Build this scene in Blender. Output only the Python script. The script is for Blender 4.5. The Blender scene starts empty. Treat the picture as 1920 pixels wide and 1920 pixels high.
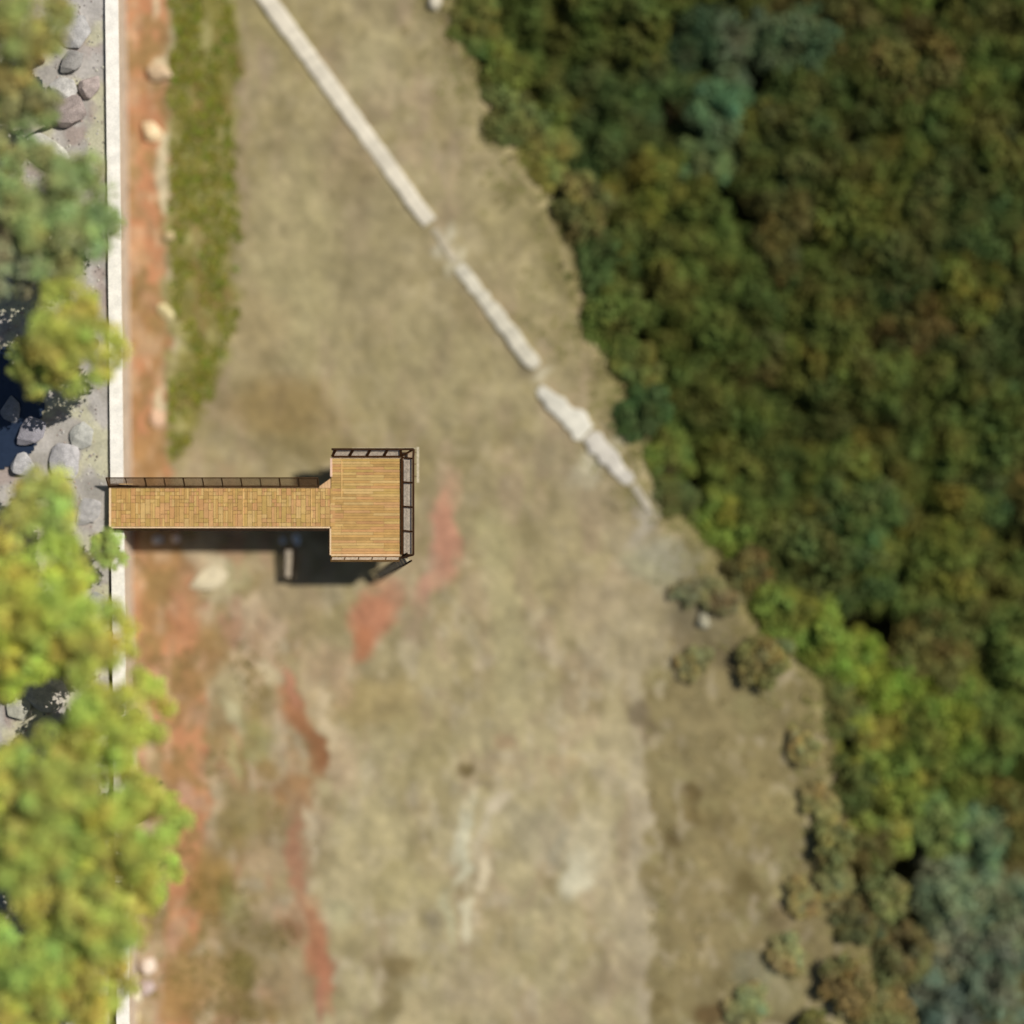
import bpy, math, random
import numpy as np
from mathutils import Vector, Matrix

SC = bpy.context.scene
COL = SC.collection
R = math.radians

# ------------------------------------------------------------------ camera, world, sun, exposure
ZD = 2.6                 # height of the deck boards above the dry lake bed
HC = ZD + 80.0           # camera height (drone)
S0 = 0.0275              # metres per photograph pixel at deck height
TERR = 2.2               # height of the terrace behind the retaining wall

cam = bpy.data.cameras.new("camera")
camo = bpy.data.objects.new("camera", cam); COL.objects.link(camo)
camo.location = (0, 0, HC); camo.rotation_euler = (0, 0, 0)
cam.sensor_width = 36; cam.lens = 36 * 80 / (1920 * S0)
cam.clip_end = 2000
cam.dof.use_dof = True
cam.dof.focus_distance = 80.0 - 0.35
cam.dof.aperture_fstop = cam.lens * 1e-3 / 13.0
SC.camera = camo

SUNDIR = Vector((-2.24, -1.13, -2.6)).normalized()
sl = bpy.data.lights.new("sun", 'SUN'); sl.energy = 4.4; sl.angle = R(0.5); sl.color = (1, 0.965, 0.9)
so = bpy.data.objects.new("sun", sl); COL.objects.link(so)
so.rotation_euler = SUNDIR.to_track_quat('-Z', 'Y').to_euler(); so.location = (30, 20, 60)
w = bpy.data.worlds.new("World"); SC.world = w; w.use_nodes = True
sky = w.node_tree.nodes.new('ShaderNodeTexSky'); sky.sky_type = 'NISHITA'; sky.sun_disc = False
sky.sun_elevation = math.asin(-SUNDIR.z); sky.sun_rotation = math.atan2(-SUNDIR.x, -SUNDIR.y)
bg = w.node_tree.nodes['Background']; bg.inputs[1].default_value = 0.05
w.node_tree.links.new(sky.outputs[0], bg.inputs[0])
SC.view_settings.view_transform = 'Standard'; SC.view_settings.look = 'None'
SC.view_settings.exposure = 0.0; SC.view_settings.gamma = 1.0


# ------------------------------------------------------------------ helpers
def lin(c):
    c = np.asarray(c, float) / 255.0
    return np.where(c <= 0.04045, c / 12.92, ((c + 0.055) / 1.055) ** 2.4)


def W(px, py, z=0.0):
    k = S0 * (HC - z) / 80.0
    return Vector(((px - 960) * k, (960 - py) * k, z))


class MB:
    """collects polygons (with an optional colour each) into one mesh"""
    def __init__(self):
        self.v = []; self.f = []; self.c = []

    def poly(self, pts, c=(1, 1, 1)):
        n = len(self.v); self.v += [tuple(p) for p in pts]
        self.f.append(tuple(range(n, n + len(pts)))); self.c.append(c)

    def hexa(self, a, c=(1, 1, 1)):
        n = len(self.v); self.v += [tuple(p) for p in a]
        for q in ((0, 3, 2, 1), (4, 5, 6, 7), (0, 1, 5, 4), (1, 2, 6, 5), (2, 3, 7, 6), (3, 0, 4, 7)):
            self.f.append(tuple(n + i for i in q)); self.c.append(c)

    def box(self, x0, x1, y0, y1, z0, z1, c=(1, 1, 1)):
        self.hexa([(x0, y0, z0), (x1, y0, z0), (x1, y1, z0), (x0, y1, z0),
                   (x0, y0, z1), (x1, y0, z1), (x1, y1, z1), (x0, y1, z1)], c)

    def bar(self, p, q, wid, th, c=(1, 1, 1), up=Vector((0, 0, 1))):
        p = Vector(p); q = Vector(q); d = (q - p).normalized()
        s = d.cross(up)
        if s.length < 1e-3: s = d.cross(Vector((0, 1, 0)))
        s.normalize(); u = s.cross(d).normalized()
        s = s * wid / 2; u = u * th / 2
        self.hexa([p - s - u, p + s - u, q + s - u, q - s - u, p - s + u, p + s + u, q + s + u, q - s + u], c)

    def tube(self, pts, rad, n=8, c=(1, 1, 1)):
        base = len(self.v)
        for i, p in enumerate(pts):
            p = Vector(p)
            a = Vector(pts[max(i - 1, 0)]); b = Vector(pts[min(i + 1, len(pts) - 1)])
            d = (b - a).normalized(); s = d.cross(Vector((0.3, 1, 0.1))).normalized(); u = s.cross(d)
            for k in range(n):
                t = 2 * math.pi * k / n
                self.v.append(tuple(p + (s * math.cos(t) + u * math.sin(t)) * rad[i]))
        for i in range(len(pts) - 1):
            for k in range(n):
                self.f.append((base + i * n + k, base + i * n + (k + 1) % n, base + (i + 1) * n + (k + 1) % n, base + (i + 1) * n + k)); self.c.append(c)
        self.f.append(tuple(base + k for k in reversed(range(n)))); self.c.append(c)
        e = base + (len(pts) - 1) * n
        self.f.append(tuple(e + k for k in range(n))); self.c.append(c)

    def mesh(self, name):
        me = bpy.data.meshes.new(name); me.from_pydata(self.v, [], self.f)
        at = me.color_attributes.new("Col", 'FLOAT_COLOR', 'CORNER')
        cols = []
        for f, c in zip(self.f, self.c):
            cols += [c[0], c[1], c[2], 1.0] * len(f)
        at.data.foreach_set("color", cols); me.update()
        return me

    def build(self, name, mat, parent=None, origin=None, bevel=0):
        me = self.mesh(name)
        o = bpy.data.objects.new(name, me); COL.objects.link(o)
        me.materials.append(mat)
        if origin is not None:
            me.transform(Matrix.Translation(-Vector(origin))); o.location = origin
        if bevel:
            m = o.modifiers.new("bevel", 'BEVEL'); m.width = bevel; m.segments = 2; m.limit_method = 'ANGLE'
        if parent:
            if origin is None: me.transform(Matrix.Translation(-parent.location))
            o.parent = parent
        return o


def tag(o, label=None, cat=None, group=None, kind=None):
    if label: o["label"] = label
    if cat: o["category"] = cat
    if group: o["group"] = group
    if kind: o["kind"] = kind
    return o


def empty(name, loc=(0, 0, 0), rz=0.0):
    o = bpy.data.objects.new(name, None); COL.objects.link(o)
    o.location = loc; o.rotation_euler = (0, 0, rz); o.empty_display_size = 0.3
    return o


def material(name, rough=0.85, noise=(6.0, 0.25), noise2=(40.0, 0.12), bump=0.3, bscale=20.0, base=None, attr=True,
             objcol=False, translucent=0.0, spec=0.2, patchy=False):
    m = bpy.data.materials.new(name); m.use_nodes = True
    nt = m.node_tree; N = nt.nodes; L = nt.links
    b = N['Principled BSDF']; b.inputs['Roughness'].default_value = rough
    b.inputs['Specular IOR Level'].default_value = spec
    tc = N.new('ShaderNodeNewGeometry')
    if attr:
        a = N.new('ShaderNodeVertexColor'); a.layer_name = "Col"; cur = a.outputs[0]
        if base is not None:
            mx = N.new('ShaderNodeMix'); mx.data_type = 'RGBA'; mx.blend_type = 'MULTIPLY'; mx.inputs[0].default_value = 1
            L.new(cur, mx.inputs[6]); mx.inputs[7].default_value = (*base, 1); cur = mx.outputs[2]
    else:
        r = N.new('ShaderNodeRGB'); r.outputs[0].default_value = (*base, 1); cur = r.outputs[0]
    if objcol:
        oi = N.new('ShaderNodeObjectInfo')
        mx = N.new('ShaderNodeMix'); mx.data_type = 'RGBA'; mx.blend_type = 'MULTIPLY'; mx.inputs[0].default_value = 1
        L.new(cur, mx.inputs[6]); L.new(oi.outputs['Color'], mx.inputs[7]); cur = mx.outputs[2]
    for sc_, amt in (noise, noise2):
        if not amt: continue
        n = N.new('ShaderNodeTexNoise'); n.inputs['Scale'].default_value = sc_; n.inputs['Detail'].default_value = 4
        L.new(tc.outputs['Position'], n.inputs['Vector'])
        mr = N.new('ShaderNodeMapRange'); mr.inputs[1].default_value = 0.3; mr.inputs[2].default_value = 0.7
        mr.inputs[3].default_value = 1 - amt; mr.inputs[4].default_value = 1 + amt
        L.new(n.outputs[0], mr.inputs[0])
        mx = N.new('ShaderNodeMix'); mx.data_type = 'RGBA'; mx.blend_type = 'MULTIPLY'; mx.inputs[0].default_value = 1
        L.new(cur, mx.inputs[6]); L.new(mr.outputs[0], mx.inputs[7]); cur = mx.outputs[2]
    if patchy:
        n = N.new('ShaderNodeTexNoise'); n.inputs['Scale'].default_value = .55; n.inputs['Detail'].default_value = 3
        L.new(tc.outputs['Position'], n.inputs['Vector'])
        cr = N.new('ShaderNodeValToRGB'); e = cr.color_ramp.elements
        e[0].position = .36; e[0].color = (1.14, .97, .95, 1); e[1].position = .64; e[1].color = (.88, 1.06, 1.0, 1)
        x_ = cr.color_ramp.elements.new(.5); x_.color = (1.0, 1.02, .92, 1)
        L.new(n.outputs[0], cr.inputs[0])
        mx = N.new('ShaderNodeMix'); mx.data_type = 'RGBA'; mx.blend_type = 'MULTIPLY'; mx.inputs[0].default_value = 1
        L.new(cur, mx.inputs[6]); L.new(cr.outputs[0], mx.inputs[7]); cur = mx.outputs[2]
    L.new(cur, b.inputs['Base Color'])
    if bump:
        n = N.new('ShaderNodeTexNoise'); n.inputs['Scale'].default_value = bscale; n.inputs['Detail'].default_value = 5
        L.new(tc.outputs['Position'], n.inputs['Vector'])
        bp = N.new('ShaderNodeBump'); bp.inputs['Strength'].default_value = bump; bp.inputs['Distance'].default_value = 0.05
        L.new(n.outputs[0], bp.inputs['Height']); L.new(bp.outputs[0], b.inputs['Normal'])
    if translucent:
        tr = N.new('ShaderNodeBsdfTranslucent'); L.new(cur, tr.inputs[0])
        ms = N.new('ShaderNodeMixShader'); ms.inputs[0].default_value = translucent
        L.new(b.outputs[0], ms.inputs[1]); L.new(tr.outputs[0], ms.inputs[2])
        L.new(ms.outputs[0], N['Material Output'].inputs[0])
    return m


def vnoise(x, y, cell, seed):
    rs = np.random.RandomState(seed); G = rs.rand(256, 256)
    u = x / cell + 1000.3; v = y / cell + 1000.7
    i = np.floor(u).astype(int); j = np.floor(v).astype(int)
    fu = u - i; fv = v - j
    fu = fu * fu * (3 - 2 * fu); fv = fv * fv * (3 - 2 * fv)
    g = lambda a, b: G[a % 256, b % 256]
    return (g(i, j) * (1 - fu) + g(i + 1, j) * fu) * (1 - fv) + (g(i, j + 1) * (1 - fu) + g(i + 1, j + 1) * fu) * fv


def fbm(x, y, cell, seed, oct=3):
    t = 0; a = 1; s = 0
    for k in range(oct):
        t = t + a * vnoise(x, y, cell / 2 ** k, seed + k * 17); s += a; a *= 0.55
    return t / s


def sstep(a, b, x):
    t = np.clip((x - a) / (b - a), 0, 1); return t * t * (3 - 2 * t)


# ------------------------------------------------------------------ soil colours of the lake bed (chart units: 1 unit = 0.0275 m)
EDGE_Y = [-900, 0, 150, 250, 370, 480, 620, 720, 800, 930, 1000, 1100, 1180, 1290, 1500, 1700, 1850, 2000, 2900]
EDGE_X = [700, 845, 880, 935, 1010, 1055, 1085, 1150, 1180, 1215, 1300, 1350, 1410, 1535, 1545, 1575, 1640, 1660, 1700]


def wall_x(y): return 211 + 0.011 * y


BLOBS = [  # x, y, rx, ry, rot(deg), colour, strength
    (520, 40, 60, 160, -25, (160, 146, 96), .5), (560, 470, 90, 230, 0, (174, 160, 118), .7),
    (700, 480, 90, 150, 10, (152, 138, 104), .6), (660, 300, 70, 90, 0, (150, 132, 98), .5), (700, 120, 70, 90, 0, (176, 162, 124), .6),
    (530, 760, 120, 70, 0, (150, 126, 80), .8), (600, 830, 110, 40, 0, (150, 132, 88), .7), (480, 620, 70, 90, 0, (168, 148, 110), .6),
    (930, 300, 60, 160, -25, (172, 156, 116), .6), (980, 480, 60, 150, -22, (172, 157, 114), .7),
    (820, 700, 200, 120, 20, (156, 143, 105), .5), (900, 560, 60, 60, 0, (160, 142, 108), .5),
    (830, 1000, 26, 95, -3, (186, 144, 122), .9), (838, 930, 24, 60, 0, (196, 158, 128), .7), (800, 1110, 26, 50, 20, (184, 142, 118), .7),
    (705, 1160, 38, 75, 24, (196, 134, 102), 1.0), (675, 1205, 22, 42, 20, (186, 122, 86), .9), (745, 1110, 24, 30, 0, (180, 132, 108), .5),
    (780, 1180, 25, 45, 0, (152, 130, 108), .5), (810, 1080, 12, 60, 0, (160, 132, 116), .6),
    (940, 1180, 38, 190, -6, (184, 170, 128), .8), (925, 1010, 45, 60, 0, (172, 162, 118), .5), (1000, 1060, 50, 80, 0, (156, 142, 104), .5),
    (1090, 900, 120, 60, 35, (158, 142, 114), .6), (1180, 1010, 60, 40, 30, (160, 145, 118), .6), (1230, 1060, 60, 45, 0, (158, 152, 124), .8),
    (1170, 1180, 110, 100, 0, (172, 156, 126), .6), (1050, 1110, 30, 50, 30, (152, 134, 106), .5), (1100, 1130, 40, 70, 0, (170, 150, 122), .5),
    (700, 1330, 110, 60, 0, (166, 145, 98), .8), (800, 1400, 90, 80, 0, (164, 150, 106), .5), (880, 1430, 22, 26, 0, (112, 96, 62), .95),
    (912, 1475, 22, 14, 30, (142, 126, 100), .7), (960, 1300, 60, 80, 0, (178, 164, 124), .5), (950, 1390, 30, 24, 0, (176, 144, 112), .6),
    (1060, 1440, 40, 20, 0, (176, 150, 114), .5), (1160, 1400, 50, 80, 0, (176, 160, 128), .5),
    (720, 1550, 80, 60, 0, (180, 165, 124), .7), (650, 1660, 60, 90, 0, (188, 172, 134), .7), (760, 1660, 90, 70, 0, (172, 158, 112), .6),
    (1010, 1560, 80, 60, 0, (172, 160, 134), .6), (1100, 1600, 50, 90, 10, (196, 182, 152), .7), (1077, 1635, 20, 34, 0, (202, 194, 168), .8),
    (1050, 1590, 14, 40, 15, (160, 152, 130), .6), (1130, 1680, 40, 70, 0, (186, 168, 138), .5), (1180, 1740, 36, 120, 3, (176, 160, 132), .6),
    (1140, 1830, 90, 40, -10, (152, 134, 108), .6), (1060, 1900, 60, 40, 0, (158, 138, 110), .6), (900, 1860, 90, 60, 0, (172, 154, 124), .6),
    (1000, 1780, 110, 60, 0, (172, 158, 116), .5), (745, 1815, 34, 40, 0, (132, 114, 76), .9), (725, 1880, 28, 50, 0, (138, 122, 82), .8),
    (815, 1735, 18, 20, 0, (146, 134, 108), .7), (780, 1900, 40, 40, 0, (180, 162, 124), .7),
    # tyre tracks
    (874, 1585, 14, 84, 12, (208, 200, 172), 1), (924, 1535, 12, 62, 24, (196, 182, 156), .85), (903, 1640, 15, 44, 4, (222, 204, 172), 1),
    (884, 1735, 13, 48, 2, (210, 198, 168), 1), (845, 1720, 14, 60, -12, (190, 182, 148), .8),
    # reddish soil left of centre
    (562, 1340, 28, 80, -22, (168, 116, 80), 1), (583, 1410, 20, 60, -16, (150, 106, 70), .8), (545, 1470, 45, 26, -30, (158, 118, 78), .8),
    (560, 1590, 24, 90, -10, (168, 132, 104), .6), (575, 1720, 34, 70, 0, (172, 136, 106), .6), (590, 1800, 34, 64, -10, (176, 120, 88), 1),
    (620, 1820, 20, 34, 0, (168, 112, 80), .6), (540, 1740, 20, 26, 0, (140, 100, 70), .7),
    (590, 1300, 22, 60, -10, (198, 172, 136), .6), (500, 1200, 40, 80, 0, (188, 162, 132), .7), (640, 1290, 26, 50, 0, (184, 152, 122), .5),
    (620, 1410, 20, 60, 0, (196, 172, 140), .7), (570, 1530, 24, 60, -25, (198, 174, 142), .8), (480, 1180, 24, 50, 0, (182, 150, 124), .5),
    (400, 1080, 46, 44, -20, (200, 186, 156), .85), (350, 1100, 40, 60, 0, (186, 138, 106), .5), (445, 1075, 30, 40, 0, (170, 160, 120), .6),
    (400, 1220, 30, 60, -15, (162, 126, 80), .8), (440, 1290, 30, 60, -20, (180, 166, 128), .7), (480, 1380, 34, 60, -20, (152, 146, 92), .7),
    (420, 1390, 30, 50, 0, (160, 130, 82), .7), (440, 1420, 14, 60, -15, (178, 170, 122), .6), (500, 1440, 26, 24, 0, (150, 122, 68), .7),
    (450, 1530, 60, 70, 0, (140, 124, 76), .8), (500, 1600, 50, 50, 0, (162, 138, 106), .7), (400, 1660, 40, 80, 0, (156, 124, 66), .9),
    (440, 1700, 30, 60, -20, (140, 136, 80), .7), (470, 1760, 60, 60, 0, (136, 120, 84), .8), (400, 1830, 80, 60, 0, (160, 132, 84), .8),
    (455, 1820, 24, 40, 0, (120, 108, 58), .9), (350, 1490, 16, 36, 0, (196, 154, 132), .7), (335, 1750, 16, 40, 0, (196, 150, 124), .7),
    (540, 1850, 60, 60, 0, (146, 124, 92), .7), (460, 1900, 70, 40, 0, (130, 110, 66), .8), (350, 1880, 60, 50, 0, (164, 128, 78), .7),
    (540, 1110, 60, 60, 0, (176, 156, 124), .5), (620, 1250, 50, 50, 0, (176, 148, 118), .6),
    # right scrub
    (1310, 1380, 90, 120, 0, (152, 136, 98), .5), (1400, 1500, 110, 120, 0, (150, 134, 90), .5), (1420, 1320, 50, 60, 0, (138, 128, 88), .6),
    (1300, 1700, 80, 140, 0, (156, 138, 98), .5), (1440, 1860, 80, 60, 0, (146, 138, 100), .6), (1410, 1820, 50, 34, 0, (140, 136, 112), .6),
    (1335, 1900, 46, 34, 10, (104, 82, 52), .9), (1410, 1660, 24, 22, 0, (104, 90, 54), .8), (1462, 1720, 24, 34, -20, (98, 80, 50), .85),
    (1292, 1478, 18, 20, 0, (110, 92, 56), .85), (1262, 1570, 16, 24, 0, (112, 94, 60), .8), (1300, 1520, 26, 30, 0, (122, 104, 66), .7),
    (1350, 1550, 30, 40, -20, (124, 108, 72), .6), (1480, 1740, 60, 40, 20, (126, 112, 80), .6), (1200, 1330, 22, 30, -30, (116, 100, 76), .8),
    (1215, 1375, 22, 30, -30, (126, 108, 84), .7), (1275, 1180, 34, 60, 0, (124, 108, 82), .6), (1300, 1050, 44, 40, 0, (148, 140, 114), .7),
    (1320, 1165, 20, 20, 0, (150, 146, 122), .9), (1295, 1100, 24, 18, 0, (96, 90, 72), .8), (1345, 1220, 50, 40, 0, (94, 82, 58), .7),
    (1140, 740, 40, 50, 0, (146, 134, 88), .6), (1300, 920, 40, 120, 0, (140, 138, 80), .5),
    (820, 15, 16, 22, 0, (196, 184, 160), .9), (840, 60, 20, 60, 0, (150, 128, 98), .6),
    (1205, 960, 24, 44, -25, (160, 148, 132), .7), (850, 470, 22, 60, -38, (182, 168, 138), .8), (990, 706, 26, 20, -38, (138, 124, 96), .8),
    (830, 440, 12, 34, 38, (200, 188, 162), .9), (858, 486, 12, 36, 38, (190, 178, 150), .8), (1010, 715, 16, 36, 38, (194, 182, 156), .8),
    (1130, 850, 22, 90, 42, (190, 180, 156), .7), (1215, 970, 22, 70, 35, (178, 166, 148), .8), (1250, 1040, 60, 30, 20, (166, 158, 136), .8),
    (1290, 1130, 50, 60, 0, (128, 118, 94), .7), (1330, 1150, 60, 60, 0, (120, 108, 82), .7),
    (838, 1000, 24, 90, -6, (200, 142, 116), .8), (812, 1090, 18, 40, 12, (192, 142, 118), .7),
    (545, 1290, 14, 50, -20, (190, 132, 106), .8), (596, 1400, 14, 50, -8, (150, 100, 66), .8), (560, 1500, 22, 44, 20, (160, 118, 80), .8),
    (556, 1610, 16, 90, -12, (178, 126, 98), .8), (582, 1730, 20, 50, -6, (172, 118, 86), .8), (610, 1830, 20, 70, -14, (184, 122, 92), .9),
    (600, 1880, 14, 50, 0, (182, 124, 100), .8), (470, 1140, 26, 36, 0, (204, 180, 150), .7), (520, 1190, 22, 34, 0, (198, 172, 144), .7),
    (505, 1260, 16, 40, -14, (206, 188, 154), .7), (442, 1330, 14, 44, -18, (196, 186, 148), .7), (612, 1340, 12, 60, -4, (204, 182, 150), .7),
    (575, 1560, 12, 60, -22, (208, 188, 158), .8), (1085, 1640, 30, 50, 10, (206, 196, 170), .8), (860, 1560, 9, 60, 14, (208, 200, 174), .8),
    (948, 1500, 14, 40, 34, (196, 180, 156), .7),
    (640, 1720, 30, 30, 0, (176, 170, 132), .5), (880, 1300, 50, 40, 0, (168, 152, 116), .4), (640, 1440, 34, 60, 0, (176, 150, 122), .5),
]


def soil(x, y):
    """albedo of the open ground; x, y numpy arrays in chart units"""
    wx = x + (fbm(x, y, 60, 3) - .5) * 46 + (vnoise(x, y, 14, 8) - .5) * 12
    wy = y + (fbm(x, y, 70, 5) - .5) * 60 + (vnoise(x, y, 14, 9) - .5) * 12
    c = np.zeros(x.shape + (3,)) + lin((165, 149, 112))
    n = fbm(x, y, 130, 11, 4)[..., None]
    c = c * (0.70 + 0.58 * n)

    def mixc(c, m, col): return c * (1 - m[..., None]) + lin(col) * m[..., None]
    low = sstep(1150, 1500, wy) * sstep(420, 560, wx)
    c = mixc(c, low * .75, (184, 169, 132))
    c = mixc(c, sstep(.48, .68, fbm(x * 1.3, y * .6, 50, 21)) * .5, (172, 148, 122))
    c = mixc(c, sstep(.48, .68, fbm(x, y * .8, 40, 23)) * .55, (148, 133, 92))
    # transition between lake bed and bank: mottled red / pale / olive soil
    left = (1 - sstep(430, 640, wx)) * sstep(800, 1100, wy)
    c = mixc(c, left * .8, (168, 143, 106))
    c = mixc(c, left * sstep(.47, .62, fbm(x, y * .7, 36, 31)) * .85, (194, 168, 138))
    c = mixc(c, left * sstep(.54, .66, fbm(x, y * .6, 30, 33)) * .7, (178, 132, 106))
    c = mixc(c, left * sstep(.52, .68, fbm(x * 1.2, y * .7, 40, 37)) * .8, (138, 118, 70))
    # scrubby bank on the right
    bank = sstep(1196, 1224, wx + 6 * np.sin(y / 60)) * sstep(1180, 1300, wy)
    bank = np.maximum(bank, sstep(1225, 1250, wx) * sstep(1010, 1100, wy) * .7)
    c = mixc(c, bank * .97, (142, 127, 88))
    c = mixc(c, bank * sstep(.52, .7, fbm(x, y, 34, 41)) * .6, (118, 102, 64))
    c = mixc(c, bank * sstep(.55, .7, fbm(x, y, 50, 43)) * .5, (160, 150, 104))
    c = mixc(c, (1 - sstep(6, 20, np.abs(wx - 1196))) * sstep(1150, 1300, wy) * .6, (190, 174, 148))
    m = sstep(.58, .72, fbm(x * 1.2, y * .8, 24, 79, 2)) * .35 * (.5 + sstep(1000, 1300, y))
    c = mixc(c, np.clip(m, 0, .5), (190, 174, 148))
    # red footpath soil
    pc = np.interp(wy, [-900, 850, 1040, 1250, 1450, 1650, 1900, 3000], [272, 268, 292, 330, 345, 352, 335, 330])
    pw = np.interp(wy, [-900, 850, 1040, 1250, 1450, 1650, 1900, 3000], [44, 44, 66, 62, 42, 34, 30, 30])
    m = 1 - sstep(pw * .75, pw * 1.1, np.abs(wx - pc))
    pn = fbm(x, y * .6, 50, 51)
    c = mixc(c, m * (.6 + .4 * sstep(.3, .5, fbm(x, y, 30, 57))), (194, 136, 98))
    c = mixc(c, m * sstep(.45, .62, pn) * .8, (164, 128, 82))
    c = mixc(c, m * sstep(.54, .68, fbm(x, y * .6, 32, 53)) * .6, (196, 162, 130))
    c = mixc(c, m * sstep(.56, .66, fbm(x, y * .7, 26, 59)) * .7, (150, 122, 76))
    fl = (1 - sstep(16, 34, np.abs(wx - 312))) * (1 - sstep(860, 900, wy)) * sstep(.5, .62, fbm(x * 1.2, y * .6, 34, 63))
    c = mixc(c, fl * .9, (216, 200, 168))
    # green verge soil
    vr = np.interp(wy, [-900, 560, 680, 780, 870], [452, 440, 420, 385, 330])
    g = sstep(306, 330, wx) * (1 - sstep(vr - 14, vr + 14, wx)) * (1 - sstep(840, 900, wy))
    c = mixc(c, g * .9, (134, 126, 58))
    c = mixc(c, g * sstep(.48, .64, fbm(x, y * .7, 36, 61)) * .8, (174, 164, 108))
    c = mixc(c, g * sstep(.5, .66, fbm(x, y * .7, 32, 67)) * .7, (140, 116, 66))
    for (bx, by, rx, ry, rot, col, s) in BLOBS:
        t = R(-rot); dx = wx - bx; dy = wy - by
        u = (dx * math.cos(t) - dy * math.sin(t)) / rx; v = (dx * math.sin(t) + dy * math.cos(t)) / ry
        c = mixc(c, (1 - sstep(.45, 1.25, np.sqrt(u * u + v * v))) * s, col)
    # leaf litter below the wood
    ex = np.interp(wy, EDGE_Y, EDGE_X)
    c = mixc(c, sstep(-95, 0, wx - ex) * (.25 + .75 * sstep(.35, .6, fbm(x, y, 40, 83))) * .75, (122, 112, 68))
    c = mixc(c, sstep(-5, 60, wx - ex) * .92, (84, 76, 44))
    c = c * (0.90 + 0.2 * vnoise(x, y, 7, 71))[..., None]
    c = c * (.72 + .56 * fbm(x, y, 30, 73, 3))[..., None]
    gsc = (c @ np.array([.3, .5, .2]))[..., None]
    c = gsc * .08 + c * .92
    return np.clip(c * np.array([.885, .895, .83]), 0.01, 0.8)


def relief(x, y):
    """height of the lake bed in metres (chart units in)"""
    h = (fbm(x, y, 90, 101, 4) - .5) * .22 + (vnoise(x, y, 9, 103) - .5) * .035
    near = sstep(2100, 2600, np.maximum(np.abs(x - 960), np.abs(y - 960)) + 960)
    ex = np.interp(y, EDGE_Y, EDGE_X)
    return h * (1 - near) - 4.2 * sstep(-10, 150, x - ex)


def sheet(name, xs, ys, hfun, cfun, mat, mask=None):
    """regular sheet over chart coordinates xs, ys; z from hfun, colour from cfun, cells kept where mask is true"""
    X, Y = np.meshgrid(xs, ys)
    Z = hfun(X, Y); Cc = cfun(X, Y)
    ny, nx = X.shape
    V = np.stack([(X - 960) * S0 * HC / 80, (960 - Y) * S0 * HC / 80, Z], -1).reshape(-1, 3)
    idx = np.arange(nx * ny).reshape(ny, nx)
    F = np.stack([idx[:-1, :-1], idx[1:, :-1], idx[1:, 1:], idx[:-1, 1:]], -1)
    if mask is not None:
        cx = (X[:-1, :-1] + X[1:, 1:]) / 2; cy = (Y[:-1, :-1] + Y[1:, 1:]) / 2
        F = F[mask(cx, cy)]
    F = F.reshape(-1, 4)
    used, inv = np.unique(F, return_inverse=True); F = inv.reshape(-1, 4); V = V[used]; Cc = Cc.reshape(-1, 3)[used]
    me = bpy.data.meshes.new(name)
    me.vertices.add(len(V)); me.vertices.foreach_set("co", V.ravel())
    me.loops.add(F.size); me.loops.foreach_set("vertex_index", F.ravel())
    me.polygons.add(len(F)); me.polygons.foreach_set("loop_start", np.arange(0, F.size, 4))
    me.update(calc_edges=True); me.validate()
    at = me.color_attributes.new("Col", 'FLOAT_COLOR', 'POINT')
    at.data.foreach_set("color", np.concatenate([Cc, np.ones((len(Cc), 1))], 1).ravel())
    me.polygons.foreach_set("use_smooth", np.ones(len(F), bool))
    o = bpy.data.objects.new(name, me); COL.objects.link(o); me.materials.append(mat)
    o["kind"] = "structure"
    return o


# ------------------------------------------------------------------ ground, path, verge, terrace
M_soil = material("dry_soil", rough=.95, noise=(1.2, .06), noise2=(9, .08), bump=.5, bscale=9, spec=.1)
M_pave = material("grey_paving", rough=.9, noise=(1.0, .12), noise2=(8, .1), bump=.4, bscale=8, spec=.15)

far = [-60000, -20000, -6000, -2500, -1200, -600]
xs = np.array(far + list(np.arange(-240, 2200, 5.0)) + [2600, 3400, 5000, 9000, 24000, 60000], float)
sheet("ground", xs, xs, relief, soil, M_soil)


def path_mask(x, y):
    pc = np.interp(y, [-900, 850, 1040, 1250, 1450, 1650, 1900, 3000], [272, 268, 292, 330, 345, 352, 335, 330])
    pw = np.interp(y, [-900, 850, 1040, 1250, 1450, 1650, 1900, 3000], [42, 42, 62, 58, 40, 32, 28, 28])
    return (np.abs(x - pc) < pw + (fbm(x, y, 40, 77) - .5) * 26) & (x > wall_x(y) + 12)


px_ = np.arange(220, 440, 5.0); py_ = np.arange(-240, 2200, 5.0)
sheet("dirt_path", px_, py_, lambda x, y: relief(x, y) + .012, soil, M_soil, path_mask)


def terr_col(x, y):
    c = np.zeros(x.shape + (3,)) + lin((158, 152, 144))
    n = fbm(x, y, 60, 201, 4)[..., None]
    c = c * (.75 + .5 * n)
    m = sstep(.5, .68, fbm(x, y, 46, 205))[..., None] * .6
    c = c * (1 - m) + lin((178, 172, 166)) * m
    m = sstep(.52, .7, fbm(x, y, 40, 209))[..., None] * .6
    c = c * (1 - m) + lin((150, 130, 122)) * m
    m = sstep(.55, .7, fbm(x, y, 50, 213))[..., None] * .6
    c = c * (1 - m) + lin((190, 186, 150)) * m
    return c * 1.12


txs = np.array([-60000, -20000, -6000, -2000, -800] + list(np.arange(-240, 206, 6.0)), float)


def terr_h(x, y): return TERR + (fbm(x, y, 40, 231) - .5) * .10 * (1 - sstep(2100, 2600, np.abs(y - 960) + 960))


def pond_shape(x, y):
    a = ((x + 10) / 92) ** 2 + ((y - 770) / 110) ** 2 + (fbm(x, y, 40, 241) - .5) * .9
    b = ((x - 10) / 70) ** 2 + ((y - 175) / 60) ** 2 + (fbm(x, y, 40, 243) - .5) * .9
    return (a < 1), (b < 1)


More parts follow.
